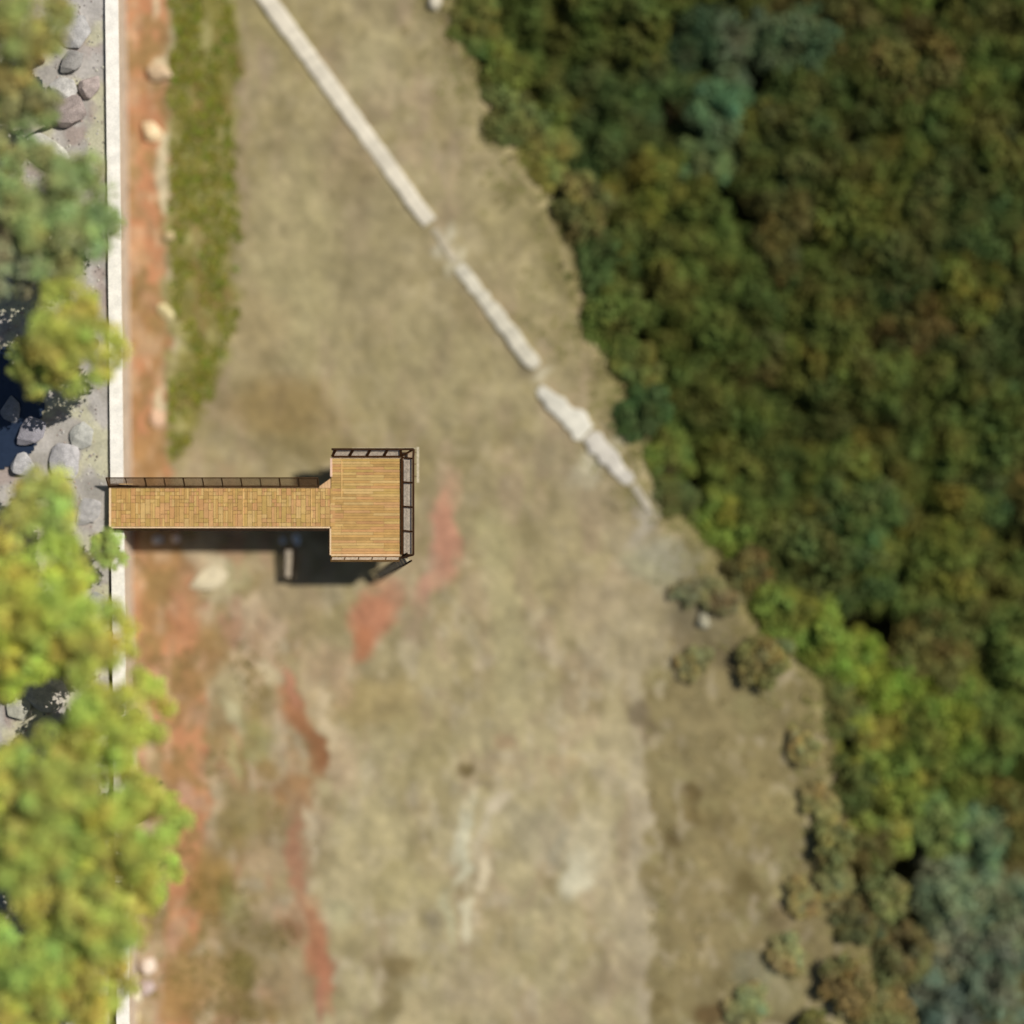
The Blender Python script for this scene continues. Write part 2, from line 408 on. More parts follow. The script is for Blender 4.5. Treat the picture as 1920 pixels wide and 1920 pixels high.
def tmap(o):   # the terrace is higher than the lake bed: keep its chart coordinates true at its own height
    k = (HC - TERR) / HC
    co = np.empty(len(o.data.vertices) * 3); o.data.vertices.foreach_get("co", co); co = co.reshape(-1, 3)
    co[:, :2] *= k; o.data.vertices.foreach_set("co", co.ravel()); o.data.update()


tys = np.array([-60000, -20000, -6000, -2000, -800] + list(np.arange(-240, 2200, 6.0)) + [2600, 4000, 9000, 24000, 60000], float)
tmap(sheet("terrace_paving", txs, tys, terr_h, terr_col, M_pave))

M_shaded_pond = material("shaded_pond", rough=.08, noise=(3, .1), noise2=(0, 0), bump=.15, bscale=6, base=(.022, .034, .062), attr=False, spec=.5)  # navy of the trees' shadow is put into the water colour
for i in (0, 1):
    o = sheet("shaded_pond", np.arange(-240, 200, 5.0), np.arange(60, 960, 5.0), lambda x, y: x * 0 + TERR + .075, terr_col, M_shaded_pond,
              lambda x, y: pond_shape(x, y)[i])
    tmap(o)

# retaining wall: thick pale coping on a solid wall down to the lake bed
M_white = material("white_concrete", rough=.85, noise=(2.0, .10), noise2=(14, .08), bump=.3, bscale=12, spec=.2)
M_wall = material("wall_concrete", rough=.9, noise=(1.5, .15), noise2=(12, .1), bump=.4, bscale=8, base=(.52, .42, .32), attr=False)
rw = empty("retaining_wall", W(wall_x(960) - 2, 960, 0))
tag(rw, "long straight retaining wall with a white top along the grey terrace", "wall", kind="thing")
a = W(wall_x(-500), -500, TERR); b = W(wall_x(2400), 2400, TERR)
mb = MB()
d = (b - a); n = 46
for i in range(n):
    p = a + d * (i / n); q = a + d * ((i + 1) / n)
    mb.bar(Vector((p.x - .05, p.y, (TERR + .1 - .35) / 2)), Vector((q.x - .05, q.y, (TERR + .1 - .35) / 2)), .46, TERR + .1 + .35 - .012)
mb.build("wall_body", M_wall, rw)
mb = MB(); random.seed(5)
for i in range(n):
    p = a + d * (i / n); q = a + d * ((i + 1.0) / n)
    g = random.uniform(.96, 1.03); cc = lin((240, 234, 222)) * g
    mb.bar(Vector((p.x, p.y, TERR + .155)), Vector((q.x, q.y, TERR + .155)), .66, .12, cc)
mb.build("coping", M_white, rw)

# ------------------------------------------------------------------ deck
M_wood = material("warm_deck_wood", rough=.75, noise=(3.0, .10), noise2=(30, .12), bump=.25, bscale=30, spec=.2)
M_dark = material("dark_brown_timber", rough=.85, noise=(5, .3), noise2=(30, .15), bump=.3, bscale=30, spec=.1)
M_pale = material("weathered_pale_wood", rough=.85, noise=(8, .25), noise2=(40, .12), bump=.2, bscale=30, spec=.15)

DK = empty("viewing_deck", W(680, 950, 0))
tag(DK, "raised wooden boardwalk ending in a square railed platform over the dry ground", "deck")


def X(px): return (px - 960) * S0


def Y(py): return (960 - py) * S0


random.seed(11)
TONES = [(198, 156, 100), (196, 152, 94), (200, 152, 104), (190, 154, 92), (204, 166, 106), (196, 146, 98), (186, 146, 90), (206, 168, 112)]


def wood(g=1.0): return lin(random.choice(TONES)) * np.array([.97, 1.0, .93]) * random.uniform(.90, 1.03) * g


mb = MB()
x = 208.5; T = .045
while x < 619:
    wd = 9.12
    cuts = [915.5] + sorted(random.sample([922, 929, 936, 943, 950, 957, 964, 972, 980], 5)) + [987.5]
    for k in range(6):
        c_ = wood()
        if random.random() < .5:      # a cell of two narrow boards
            mb.box(X(x) + .008, X(x + wd / 2) - .003, Y(cuts[k + 1]) + .007, Y(cuts[k]) - .007, ZD - T, ZD + random.uniform(-.004, .004), c_)
            mb.box(X(x + wd / 2) + .003, X(x + wd) - .008, Y(cuts[k + 1]) + .007, Y(cuts[k]) - .007, ZD - T, ZD + random.uniform(-.004, .004), wood())
        else:
            mb.box(X(x) + .008, X(x + wd) - .008, Y(cuts[k + 1]) + .007, Y(cuts[k]) - .007, ZD - T, ZD + random.uniform(-.004, .004), c_)
    x += wd
# long seams laid over the boards, as in the photo: narrow battens proud of the deck
mb.build("walkway_planks", M_wood, DK)
mb = MB()
y = 860.0
while y < 1039:
    wd = 5.1; cuts = [621, random.choice([640, 644, 668]), random.choice([694, 700, 720]), 749.5]
    tone = random.uniform(.94, 1.05)
    for k in range(3):
        mb.box(X(cuts[k]) + .004, X(cuts[k + 1]) - .004, Y(y + wd) + .006, Y(y) - .006, ZD - T, ZD + random.uniform(-.004, .004), wood(tone))
    y += wd
mb.build("platform_planks", M_wood, DK)
# splay where the walkway meets the platform
mb = MB()
for k in range(4):
    x0 = 598 + k * 5.5; top = 914 - (x0 - 596) * .72
    mb.hexa([(X(x0), Y(915.2), ZD - T), (X(x0 + 5.2), Y(915.2), ZD - T), (X(x0 + 5.2), Y(top - 3.8), ZD - T), (X(x0), Y(top), ZD - T),
             (X(x0), Y(915.2), ZD), (X(x0 + 5.2), Y(915.2), ZD), (X(x0 + 5.2), Y(top - 3.8), ZD), (X(x0), Y(top), ZD)], lin((206, 166, 122)))
mb.build("splayed_corner_planks", M_wood, DK)
# pale edge boards
pale = lin((226, 196, 156))
mb = MB()
mb.box(X(204.5), X(208.3), Y(988), Y(915), ZD - .05, ZD + .022, pale)
mb.box(X(208.5), X(619), Y(990.4), Y(987.8), ZD - .05, ZD + .02, pale)
mb.box(X(208.5), X(596), Y(915.2), Y(913.2), ZD - .05, ZD + .02, lin((214, 176, 130)))
mb.box(X(618.2), X(620.8), Y(1041), Y(991), ZD - .05, ZD + .02, pale)
mb.box(X(619), X(623), Y(894), Y(858.5), ZD - .05, ZD + .02, lin((222, 186, 160)))
mb.box(X(621), X(750), Y(859.8), Y(857.6), ZD - .05, ZD + .018, pale)
mb.box(X(621), X(750), Y(1042), Y(1039.5), ZD - .05, ZD + .018, pale)
mb.build("edge_boards", M_wood, DK, bevel=.006)
# narrow cover battens across the boards
for bx in (455, 583, 640):
    mb = MB()
    mb.box(X(bx), X(bx + 1.6), Y(986 if bx < 620 else 935), Y(917 if bx < 620 else 861), ZD + .005, ZD + .016, lin((218, 176, 112)))
    mb.build("cover_strip", M_wood, DK)
# closed underside, joists, skirts
dk = lin((62, 44, 28))
mb = MB()
mb.box(X(207), X(621), Y(988.5), Y(914.5), ZD - .30, ZD - .056, dk)  # solid boxes added so no light leaks through the boards
mb.box(X(622), X(750.5), Y(1041), Y(858.5), ZD - .32, ZD - .056, dk)
mb.build("solid_underlay", M_dark, DK)
mb = MB()
led = lin((160, 138, 112))  # ledges added to widen the platform's shadow; they also back the slats
mb.hexa([(X(751), Y(1041), ZD - .3), (X(773), Y(1034), ZD - .3), (X(773), Y(848), ZD - .3), (X(751), Y(848), ZD - .3),
         (X(751), Y(1041), ZD - .12), (X(773), Y(1034), ZD - .12), (X(773), Y(848), ZD - .12), (X(751), Y(848), ZD - .12)], led)
mb.build("shadow_ledge", M_pale, DK)
mb = MB(); mb.box(X(622), X(750.6), Y(857), Y(847), ZD - .3, ZD - .12, led); mb.build("shadow_ledge", M_pale, DK)
mb = MB()
mb.box(X(203), X(619.5), Y(993.5), Y(990.8), ZD - .34, ZD - .02, lin((56, 40, 24)))
mb.box(X(203), X(598), Y(912.6), Y(910), ZD - .34, ZD - .02, lin((80, 58, 34)))
mb.box(X(616), X(618), Y(1042), Y(994), ZD - .34, ZD - .03, dk)
mb.build("fascia", M_dark, DK)
for (qx, qy) in [(260, 922), (260, 981), (350, 922), (350, 981), (440, 922), (440, 981), (530, 922), (530, 981), (630, 868), (630, 1032),
                 (690, 868), (690, 1032), (742, 868), (742, 1032), (630, 950), (742, 950)]:
    mb = MB(); mb.box(X(qx) - .1, X(qx) + .1, Y(qy) - .1, Y(qy) + .1, -.25, ZD - .33, dk)
    mb.build("post", M_dark, DK, bevel=.01)


def railing(name, A, B, out, h, dist, cols, gap=(0.0,), n=4, skew=0.0, post_w=.09, bands=True):
    """outward-leaning railing from A to B (deck-edge points); out = outward unit vector"""
    A = Vector(A); B = Vector(B); out = Vector(out); up = Vector((0, 0, h)) + out * dist
    base = MB().__class__()
    base.bar(A, B, .10, .09, cols[0])
    root = base.build(name, M_dark, DK, bevel=.008)
    d = (B - A); L_ = d.length; d.normalize()
    t = MB(); t.bar(A + up, B + up, .11, .08, cols[1]); t2 = t.build("top_rail", M_dark, DK, bevel=.008); t2.parent = root
    for i in range(n + 1):
        f = i / n
        p = A + d * L_ * f; q = p + up * .97 + d * skew
        if i == n: q = p + up * .97
        t = MB(); t.bar(p, q, post_w, .07, cols[0]); o = t.build("baluster", M_dark, DK); o.parent = root
    if bands:
        t = MB(); nrm = d.cross(up).normalized()
        for k in range(4):
            f = .22 + .18 * k
            jit = random.uniform(.85, 1.1)
            t.bar(A + up * f + d * .05 - nrm * .02, B + up * f - d * .05 - nrm * .02, .11, .012, lin((214, 196, 172)) * jit, up=nrm)
        o = t.build("slats", M_pale, DK); o.parent = root
    return root


brown = lin((66, 40, 18)); brown2 = lin((58, 38, 22))
ZB = ZD + .05
railing("railing", (X(623), Y(856), ZB), (X(752), Y(856), ZB), (0, 1, 0), .28, .36, (brown, brown2), n=4, skew=.22, post_w=.13)
railing("railing", (X(754), Y(858), ZB), (X(754), Y(1040), ZB), (1, 0, 0), .32, .60, (brown, brown2), n=4, skew=.06, post_w=.08)
railing("railing", (X(622), Y(1045), ZB), (X(750), Y(1045), ZB), (0, -1, 0), .5, .16, (lin((84, 60, 34)), lin((96, 72, 42))), n=5, post_w=.05, bands=True)
# corner infill of the two leaning railings
mb = MB(); up1 = Vector((0, .36, .28)); up2 = Vector((.6, 0, .32))
c0 = Vector((X(752), Y(856), ZB)); c1 = Vector((X(776.5), Y(842.8), ZB + .31))
mb.bar(c0, c1, .1, .08, brown); mb.build("railing_corner", M_dark, DK); mb = MB()
mb.bar(c0 + up1, c1, .11, .08, brown2); mb.bar(Vector((X(754), Y(858), ZB)) + up2, c1, .11, .08, brown2)
mb.build("railing_corner", M_dark, DK); mb = MB()
mb.bar(Vector((X(754), Y(1040), ZB)) + up2, Vector((X(747), Y(1047), ZB)), .1, .08, brown2)
mb.build("railing_corner", M_dark, DK)
# pale outer ledge beyond the east and north railing
mb = MB()
mb.box(X(781), X(785.5), Y(905), Y(838), ZD - .2, ZD - .1, lin((190, 178, 150)))
mb.box(X(660), X(780.5), Y(841.5), Y(839.2), ZD - .2, ZD - .1, lin((170, 158, 130)))
for q in (848, 870, 893):
    mb.bar((X(752), Y(q), ZD - .17), (X(783), Y(q), ZD - .17), .06, .06, lin((120, 100, 72)))
for q in (670, 710, 748):
    mb.bar((X(q), Y(857), ZD - .17), (X(q), Y(840), ZD - .17), .06, .06, lin((110, 90, 62)))
mb.build("outer_ledge", M_pale, DK)

# walkway railings: brown netting leaning out on the north side, a bare low rail on the south side
mb = MB(); bl = lin((74, 52, 30))
A = Vector((X(204), Y(913), ZB)); B = Vector((X(598), Y(913), ZB)); up = Vector((0, .46, .5))
mb.bar(A, B, .05, .06, bl)
nr = mb.build("railing", M_dark, DK)
mb = MB(); mb.bar(A + up, B + up, .05, .05, bl); o = mb.build("top_rail", M_dark, DK); o.parent = nr
M_net = material("brown_netting", rough=.95, noise=(4, .2), noise2=(30, .1), bump=0, base=tuple(lin((112, 84, 54))), attr=False)
mb = MB(); L_ = (B - A).length; kx = 0.0
while kx < L_:
    p = A + Vector((kx, 0, 0)); mb.bar(p, p + up, .022, .01); kx += .042
for k in range(1, 8):
    mb.bar(A + up * (k / 8), B + up * (k / 8), .014, .008)
o = mb.build("netting", M_net, DK); o.parent = nr
for k in range(12):
    p = A + Vector((L_ * k / 11, 0, 0)); mb = MB(); mb.bar(p, p + up, .05, .05, bl)
    o = mb.build("baluster", M_dark, DK); o.parent = nr
mb = MB(); mb.box(X(226), X(252), Y(908.6), Y(907.2), ZD + .3, ZD + .33, lin((190, 156, 108)))
mb.box(X(204), X(262), Y(912), Y(910), ZD + .1, ZD + .16, lin((58, 38, 18)))
mb.build("hand_plate", M_pale, DK)
mb = MB(); mb.bar((X(199), Y(993), ZD + .08), (X(300), Y(993), ZD + .08), .10, .07, lin((48, 36, 18)))
mb.bar((X(300), Y(993.5), ZD + .05), (X(616), Y(993.5), ZD + .05), .11, .07, lin((48, 34, 22)))
sr = mb.build("railing", M_dark, DK)
for q in range(205, 617, 34):
    mb = MB(); mb.bar((X(q), Y(994), ZD - .25), (X(q), Y(994), ZD + .04), .07, .07, lin((60, 44, 26)))
    o = mb.build("baluster", M_dark, DK); o.parent = sr


# ladder going down at the south-east corner
def ladder(p0, p1, wid, cat_label, nr_):
    p0 = Vector(p0); p1 = Vector(p1)
    root = empty("ladder", (p1.x, p1.y, p1.z)); tag(root, cat_label, "ladder")
    d = (p1 - p0); s = Vector((d.y, -d.x, 0)).normalized() * wid / 2
    for sg in (-1, 1):
        mb = MB(); mb.bar(p0 + s * sg, p1 + s * sg, .09, .10, lin((50, 38, 24))); mb.build("side_rail", M_dark, root, bevel=.008)
    for k in range(1, nr_):
        c = p0 + d * (k / nr_)
        mb = MB(); mb.bar(c - s * .9, c + s * .9, .14, .03, lin((176, 164, 138))); mb.build("rung", M_pale, root)
    return root


ladder((X(768), Y(1044), ZD + .3), W(703, 1084, .02), .44, "short wooden ladder sloping down from the lower right corner of the platform", 14)

# framed slatted panel resting on posts at the edge of the deck's shadow
c = W(542, 1057, 0)
pn = empty("slatted_panel", (c.x, c.y, 0)); tag(pn, "narrow panel of pale slats in a dark frame, lower left of the platform", "panel")
zt = .55
P = lambda px, py: W(px, py, zt)
mb = MB()
for (p, q) in (((533, 1029), (533, 1085)), ((531, 1085), (550, 1085)), ((533, 1029), (553, 1029)), ((551, 1032), (548, 1085))):
    mb.bar(P(*p), P(*q), .13, .08, lin((40, 30, 22)))
mb.build("frame", M_dark, pn)
mb = MB()
for k in range(11):
    yy = 1033 + k * 4.7
    mb.bar(P(535, yy), P(549, yy), .10, .02, lin((184, 170, 150)) * random.uniform(.8, 1.1))
mb.build("slats", M_pale, pn)
for (qx, qy) in ((534, 1031), (550, 1031), (534, 1083), (547, 1083)):
    p = P(qx, qy); mb = MB(); mb.bar((p.x, p.y, -.2), (p.x, p.y, zt - .04), .08, .08, lin((58, 44, 32))); mb.build("leg", M_dark, pn)


# ------------------------------------------------------------------ low broken walls crossing the lake bed
def low_wall(p, q, w0, w1, h, label, seed, rough_=0.0, col=(220, 210, 188)):
    rs = random.Random(seed)
    A = W(*p, 0); B = W(*q, 0); d = B - A; L_ = d.length; d.normalize(); s = Vector((-d.y, d.x, 0))
    n = max(3, int(L_ / .35)); mb = MB(); rings = []
    for i in range(n + 1):
        f = i / n; c = A + d * L_ * f
        wd = (w0 + (w1 - w0) * f) * S0 / 2
        l = wd * (1 + rs.uniform(-1, 1) * (.08 + rough_)); r = wd * (1 + rs.uniform(-1, 1) * (.08 + rough_))
        hh = h * (1 + rs.uniform(-1, 1) * (.04 + rough_)); c = c + s * rs.uniform(-1, 1) * rough_ * .25
        if rough_ and i in (0, n): l *= .7; r *= .7; hh *= .5
        rings.append([c - s * l + Vector((0, 0, -.2)), c - s * l + Vector((0, 0, hh * .8)), c - s * l * .7 + Vector((0, 0, hh)),
                      c + s * r * .7 + Vector((0, 0, hh)), c + s * r + Vector((0, 0, hh * .8)), c + s * r + Vector((0, 0, -.2))])
    for i in range(n):
        cc = lin(col) * rs.uniform(.86 - rough_ * .4, 1.05)
        for k in range(5):
            mb.poly([rings[i][k], rings[i + 1][k], rings[i + 1][k + 1], rings[i][k + 1]], cc)
    mb.poly(rings[0], lin(col)); mb.poly(list(reversed(rings[-1])), lin(col))
    o = mb.build("low_wall", M_white, None, origin=((A + B) / 2))
    o["kind"] = "thing"
    tag(o, label, "low wall", "pieces of the low white wall crossing the lake bed")
    return o


low_wall((448, -75), (806, 418), 32, 29, .14, "longest and straightest piece of low white wall, running in from the top edge", 1)
low_wall((860, 498), (1006, 688), 24, 30, .13, "middle piece of the broken low white wall, worn and narrow", 2, .10, (210, 202, 180))
low_wall((1010, 728), (1102, 811), 24, 50, .15, "wider crumbling piece of low white wall nearest the dark green shrub", 3, .13, (214, 208, 190))
low_wall((812, 428), (856, 492), 13, 16, .07, "thin sunken piece of low wall linking the long and the middle piece", 6, .15, (188, 176, 150))
low_wall((1188, 908), (1222, 962), 18, 9, .08, "thin last trace of the low wall fading out at the wood", 7, .15, (188, 178, 156))
low_wall((1104, 815), (1184, 905), 44, 22, .13, "tapering piece of low white wall touching the wood, below the crumbling one", 4, .15, (212, 204, 188))


# ------------------------------------------------------------------ stones
def boulder_mesh(seed):
    import bmesh
    rs = random.Random(seed); bm = bmesh.new()
    for _ in range(34):
        v = Vector((rs.gauss(0, 1), rs.gauss(0, 1), rs.gauss(0, 1))).normalized() * rs.uniform(.72, 1.08)
        bm.verts.new(v)
    r = bmesh.ops.convex_hull(bm, input=bm.verts)
    bmesh.ops.delete(bm, geom=[g for g in r['geom_interior'] if isinstance(g, bmesh.types.BMVert)], context='VERTS')
    bmesh.ops.bevel(bm, geom=list(bm.edges), offset=.05, segments=1, affect='EDGES')
    me = bpy.data.meshes.new("boulder"); bm.to_mesh(me); bm.free()
    at = me.color_attributes.new("Col", 'FLOAT_COLOR', 'CORNER')
    at.data.foreach_set("color", [1.0] * (4 * len(me.loops)))
    return me


M_rock = material("rock", rough=.9, noise=(3, .2), noise2=(16, .15), bump=.4, bscale=12, attr=True, objcol=True)
BM = [boulder_mesh(s) for s in range(5)]
for m_ in BM: m_.materials.append(M_rock)
_bi = 0


def rock(px, py, r, col, label, z0=0.0, flat=.6, name="boulder", group=None, elong=1.2):
    global _bi
    if z0 > 1: col = tuple(np.array(col) * .42 + np.array((172, 166, 158)) * .56)
    o = bpy.data.objects.new(name, BM[_bi % 5]); COL.objects.link(o); _bi += 1
    rr = r * S0; p = W(px, py, z0); rs = random.Random(_bi)
    o.location = (p.x, p.y, z0 + rr * flat * .45); o.scale = (rr * elong, rr / elong ** .5, rr * flat * (.6 if z0 > 1 else 1))
    o.rotation_euler = (0, 0, rs.uniform(0, 3.1)); l = lin(col); o.color = (l[0], l[1], l[2], 1)
    tag(o, label, "rock", group); return o


G1 = "boulders on the grey terrace"
rock(132, 212, 34, (140, 116, 112), "brown boulder in the gap between the trees near the top left corner", TERR, group=G1)
rock(122, 168, 26, (200, 198, 194), "pale grey boulder just above the brown boulder", TERR, group=G1)
rock(135, 118, 24, (120, 118, 116), "dark grey boulder above the pale one, beside the white wall", TERR, group=G1)
rock(168, 165, 24, (178, 150, 144), "pinkish boulder against the white wall near the top", TERR, group=G1)
rock(42, 235, 24, (196, 172, 156), "pinkish tan boulder at the left edge of the terrace", TERR, group=G1)
rock(90, 285, 38, (206, 206, 190), "broad pale slab of rock above the green tree by the white wall", TERR, .35, group=G1, elong=1.5)
rock(140, 62, 34, (176, 176, 178), "large light grey boulder near the top of the terrace", TERR, .4, group=G1)
rock(60, 810, 30, (110, 108, 130), "bluish grey boulder at the edge of the dark pond", TERR, group=G1)
rock(22, 770, 24, (84, 90, 110), "dark slate boulder standing in the dark pond", TERR, group=G1)
rock(45, 875, 26, (186, 186, 192), "light grey boulder below the dark pond", TERR, group=G1)
rock(125, 865, 36, (190, 188, 196), "large pale boulder between the pond and the wall, above the walkway", TERR, .4, group=G1)
rock(155, 818, 26, (186, 190, 180), "flat greenish white boulder by the wall above the walkway", TERR, .4, group=G1)
rock(165, 960, 28, (170, 168, 172), "grey boulder at the land end of the walkway", TERR - .1, .35, group=G1)
rock(25, 985, 40, (206, 202, 186), "cream boulder beside the lime green tree, left of the walkway", TERR, group=G1)
rock(95, 1300, 44, (212, 200, 180), "cream rock slab between the two largest lime green trees", TERR, .4, group=G1, elong=1.5)
rock(40, 1320, 30, (206, 206, 176), "pale rock at the left edge between the largest trees", TERR, .4, group=G1)
rock(140, 1140, 22, (208, 212, 180), "small pale rock in the foliage gap by the lower wall", TERR + .1, group=G1)
rock(180, 1130, 22, (176, 182, 170), "small grey rock touching the lower stretch of the white wall", TERR, group=G1)
G2 = "pale stones at the foot of the lower left trees"
rock(242, 1862, 28, (216, 206, 176), "large cream stone at the bottom below the big lime tree", .0, group=G2)
rock(280, 1810, 20, (216, 198, 180), "pinkish white stone just above the large cream stone", .0, group=G2)
rock(276, 1852, 17, (184, 166, 160), "greyish pink stone right of the large cream stone", .0, group=G2)
rock(245, 1905, 20, (206, 190, 150), "sandy stone at the bottom edge below the big lime tree", .0, group=G2)
G3 = "pale stones along the red path"
rock(300, 138, 22, (204, 178, 144), "tan stone highest on the red path's right edge", .0, .5, "stone", G3)
rock(286, 249, 22, (232, 206, 164), "bright cream stone on the red path, second from the top", .0, .5, "stone", G3)
rock(318, 445, 13, (190, 170, 128), "small dull stone between path and weeds, third from the top", .0, .5, "stone", G3)
rock(312, 585, 16, (214, 200, 152), "oval cream stone by the weeds, lowest above the walkway but one", .0, .5, "stone", G3, 1.5)
rock(296, 785, 18, (212, 176, 146), "flat pinkish stone in the path just above the walkway", .0, .3, "stone", G3)
rock(392, 1085, 30, (208, 194, 162), "flat pale stone below the walkway beside the red soil", .0, .2, "stone", "flat stone", 1.4)
rock(1318, 1166, 17, (156, 150, 126), "grey stone at the forked edge of the wood right of the white wall", .0, .5, "stone", "grey stone")
rock(817, 6, 18, (206, 196, 172), "white stone at the top edge beside the wood", .0, .6, "stone", "white stone", 1.5)
rock(296, 1013, 11, (200, 196, 196), "small grey stone in the shade under the walkway near the wall", .0, .8, "stone", "stones below the deck")
rock(330, 1010, 9, (230, 214, 206), "small white stone in the shade below the walkway, right of the grey one", .0, 1.0, "stone", "stones below the deck")
rock(556, 1012, 10, (200, 214, 228), "small bluish stone in the shade where walkway meets platform", .0, 1.0, "stone", "stones below the deck")
rock(530, 1014, 8, (180, 190, 200), "smaller bluish stone in the shade left of its twin", .0, 1.0, "stone", "stones below the deck")

# loose gravel between the boulders
rs_ = np.random.RandomState(9); mb = MB()
for _ in range(2600):
    gx = rs_.uniform(-60, 196); gy = rs_.uniform(-60, 1990); r_ = rs_.uniform(.03, .08); p = W(gx, gy, TERR + .02)
    if any(bool(t_) for d_ in (-14, 0, 14) for t_ in pond_shape(np.array(gx + d_), np.array(gy + d_))): continue
    g = lin([(186, 182, 176), (150, 144, 140), (200, 196, 180), (128, 118, 112), (170, 150, 140)][rs_.randint(5)])
    q = [Vector((math.cos(t) * r_ * rs_.uniform(.6, 1.2), math.sin(t) * r_ * rs_.uniform(.6, 1.2), 0)) + p for t in (0, 1.25, 2.5, 3.8, 5.0)]
    tp = p + Vector((rs_.uniform(-.02, .02), rs_.uniform(-.02, .02), r_ * .7))
    for k in range(5): mb.poly([q[k], q[(k + 1) % 5], tp], g)
o = mb.build("gravel", M_white); tag(o, "loose pale and grey gravel strewn over the terrace", "gravel", kind="stuff")

# ------------------------------------------------------------------ trees
M_leaf = material("foliage", rough=.7, noise=(1.1, .16), noise2=(0, 0), bump=0, objcol=True, translucent=.38, spec=.1, patchy=True)
M_bark = material("bark", rough=.95, noise=(6, .3), noise2=(30, .2), bump=.5, bscale=20, base=(.12, .085, .055), attr=False)


def crown_mesh(seed, Rr=1.0, Hh=.9, clumps=46, leaves=64, leaf=.085, cr=(.16, .30)):
    """unit crown (radius about 1) made of leaf clumps; z from 0"""
    rs = np.random.RandomState(seed); ph = rs.rand(4) * 6.28
    V = []; Cc = []
    for i in range(clumps):
        t = rs.rand() * 2 * math.pi; rad = math.sqrt(rs.rand()) * .9
        lim = 1 + .22 * math.sin(2 * t + ph[0]) + .17 * math.sin(3 * t + ph[1]) + .08 * math.sin(5 * t + ph[2])
        rad = min(rad * lim, 1.0) * Rr
        ztop = Hh * math.sqrt(max(.05, 1 - (rad / (1.15 * Rr)) ** 2))
        z = ztop * (1 - .6 * rs.rand()) + .12
        ztw = 0; c0 = np.array([rad * math.cos(t), rad * math.sin(t), z]); r0 = rs.uniform(*cr)
        tone = rs.uniform(.78, 1.2); hue = rs.normal(0, .05)
        for k in range(leaves):
            nrm = rs.normal(size=3); nrm /= np.linalg.norm(nrm)
            if nrm[2] < -.3: nrm[2] *= -1
            p = c0 + nrm * r0 * rs.uniform(.55, 1.08) * np.array([1, 1, .8])
            n2 = nrm * .55 + rs.normal(size=3) * .45 + np.array([0, 0, .45]); n2 /= np.linalg.norm(n2)
            a_ = np.cross(n2, rs.normal(size=3)); a_ /= np.linalg.norm(a_); b_ = np.cross(n2, a_)
            s = leaf * rs.uniform(.6, 1.3)
            V += [p - a_ * s, p - b_ * s * .55 + n2 * s * .12, p + a_ * s, p + b_ * s * .55 + n2 * s * .12]
            g = tone * rs.uniform(.82, 1.18)
            Cc.append((g * (1 + hue), g, g * (1 - hue * 1.2)))
    V = np.array(V); F = np.arange(len(V)).reshape(-1, 4)
    me = bpy.data.meshes.new("crown"); me.from_pydata(V.tolist(), [], F.tolist())
    at = me.color_attributes.new("Col", 'FLOAT_COLOR', 'CORNER')
    Cc = np.clip(np.repeat(np.array(Cc), 4, 0), .1, 2); at.data.foreach_set("color", np.concatenate([Cc, np.ones((len(Cc), 1))], 1).ravel())
    me.update(); me.materials.append(M_leaf); return me


def trunk_mesh(seed):
    """unit trunk with limbs: height 1 (crown base) plus limbs rising into the crown"""
    rs = random.Random(seed); mb = MB()
    mb.tube([(0, 0, -.12), (.02, .01, .3), (-.02, .03, .7), (.02, 0, 1.0), (.0, .02, 1.4)], [.13, .09, .075, .06, .03], 9)
    for k in range(6):
        t = k * 1.05 + rs.uniform(-.3, .3); z = rs.uniform(.6, 1.0); l = rs.uniform(.5, .75)
        mb.tube([(0, 0, z), (l * .4 * math.cos(t), l * .4 * math.sin(t), z + .28), (l * math.cos(t), l * math.sin(t), z + .55)], [.045, .032, .014], 6)
    me = mb.mesh("trunk"); me.materials.append(M_bark); return me


CR = [crown_mesh(s, clumps=38, leaves=80, cr=(.2, .38)) for s in range(8)]                                   # broadleaf
CF = [crown_mesh(50 + s, clumps=78, leaves=70, leaf=.06, cr=(.14, .26)) for s in range(4)]   # finer, large trees
TRK = [trunk_mesh(s) for s in range(3)]
_ti = 0


def tree(px, py, r, h, col, label, cat="tree", group=None, z0=0.0, name="tree", fine=False, flat=1.0, zlook=None):
    """px, py, r in chart units as seen from above at crown height; h total height in m"""
    global _ti
    _ti += 1; rs = random.Random(_ti * 7)
    rr = r * S0; zc = z0 + h * .7 if zlook is None else zlook
    p = W(px, py, zc)
    root = empty(name, (p.x, p.y, z0), rs.uniform(0, 6.28))
    ch = (CF if fine else CR)[_ti % (4 if fine else 8)]
    c = bpy.data.objects.new("crown", ch); COL.objects.link(c); c.parent = root
    ht = min(rr * .9 * flat, h * .75)
    base = h - ht * 1.2
    c.location = (0, 0, max(base, .05)); c.scale = (rr, rr, ht)
    l = lin(col); c.color = (l[0], l[1], l[2], 1)
    t = bpy.data.objects.new("trunk", TRK[_ti % 3]); COL.objects.link(t); t.parent = root
    t.scale = (rr * .8, rr * .8, max(base, .05) + ht * .25)
    tag(root, label, cat, group); return root


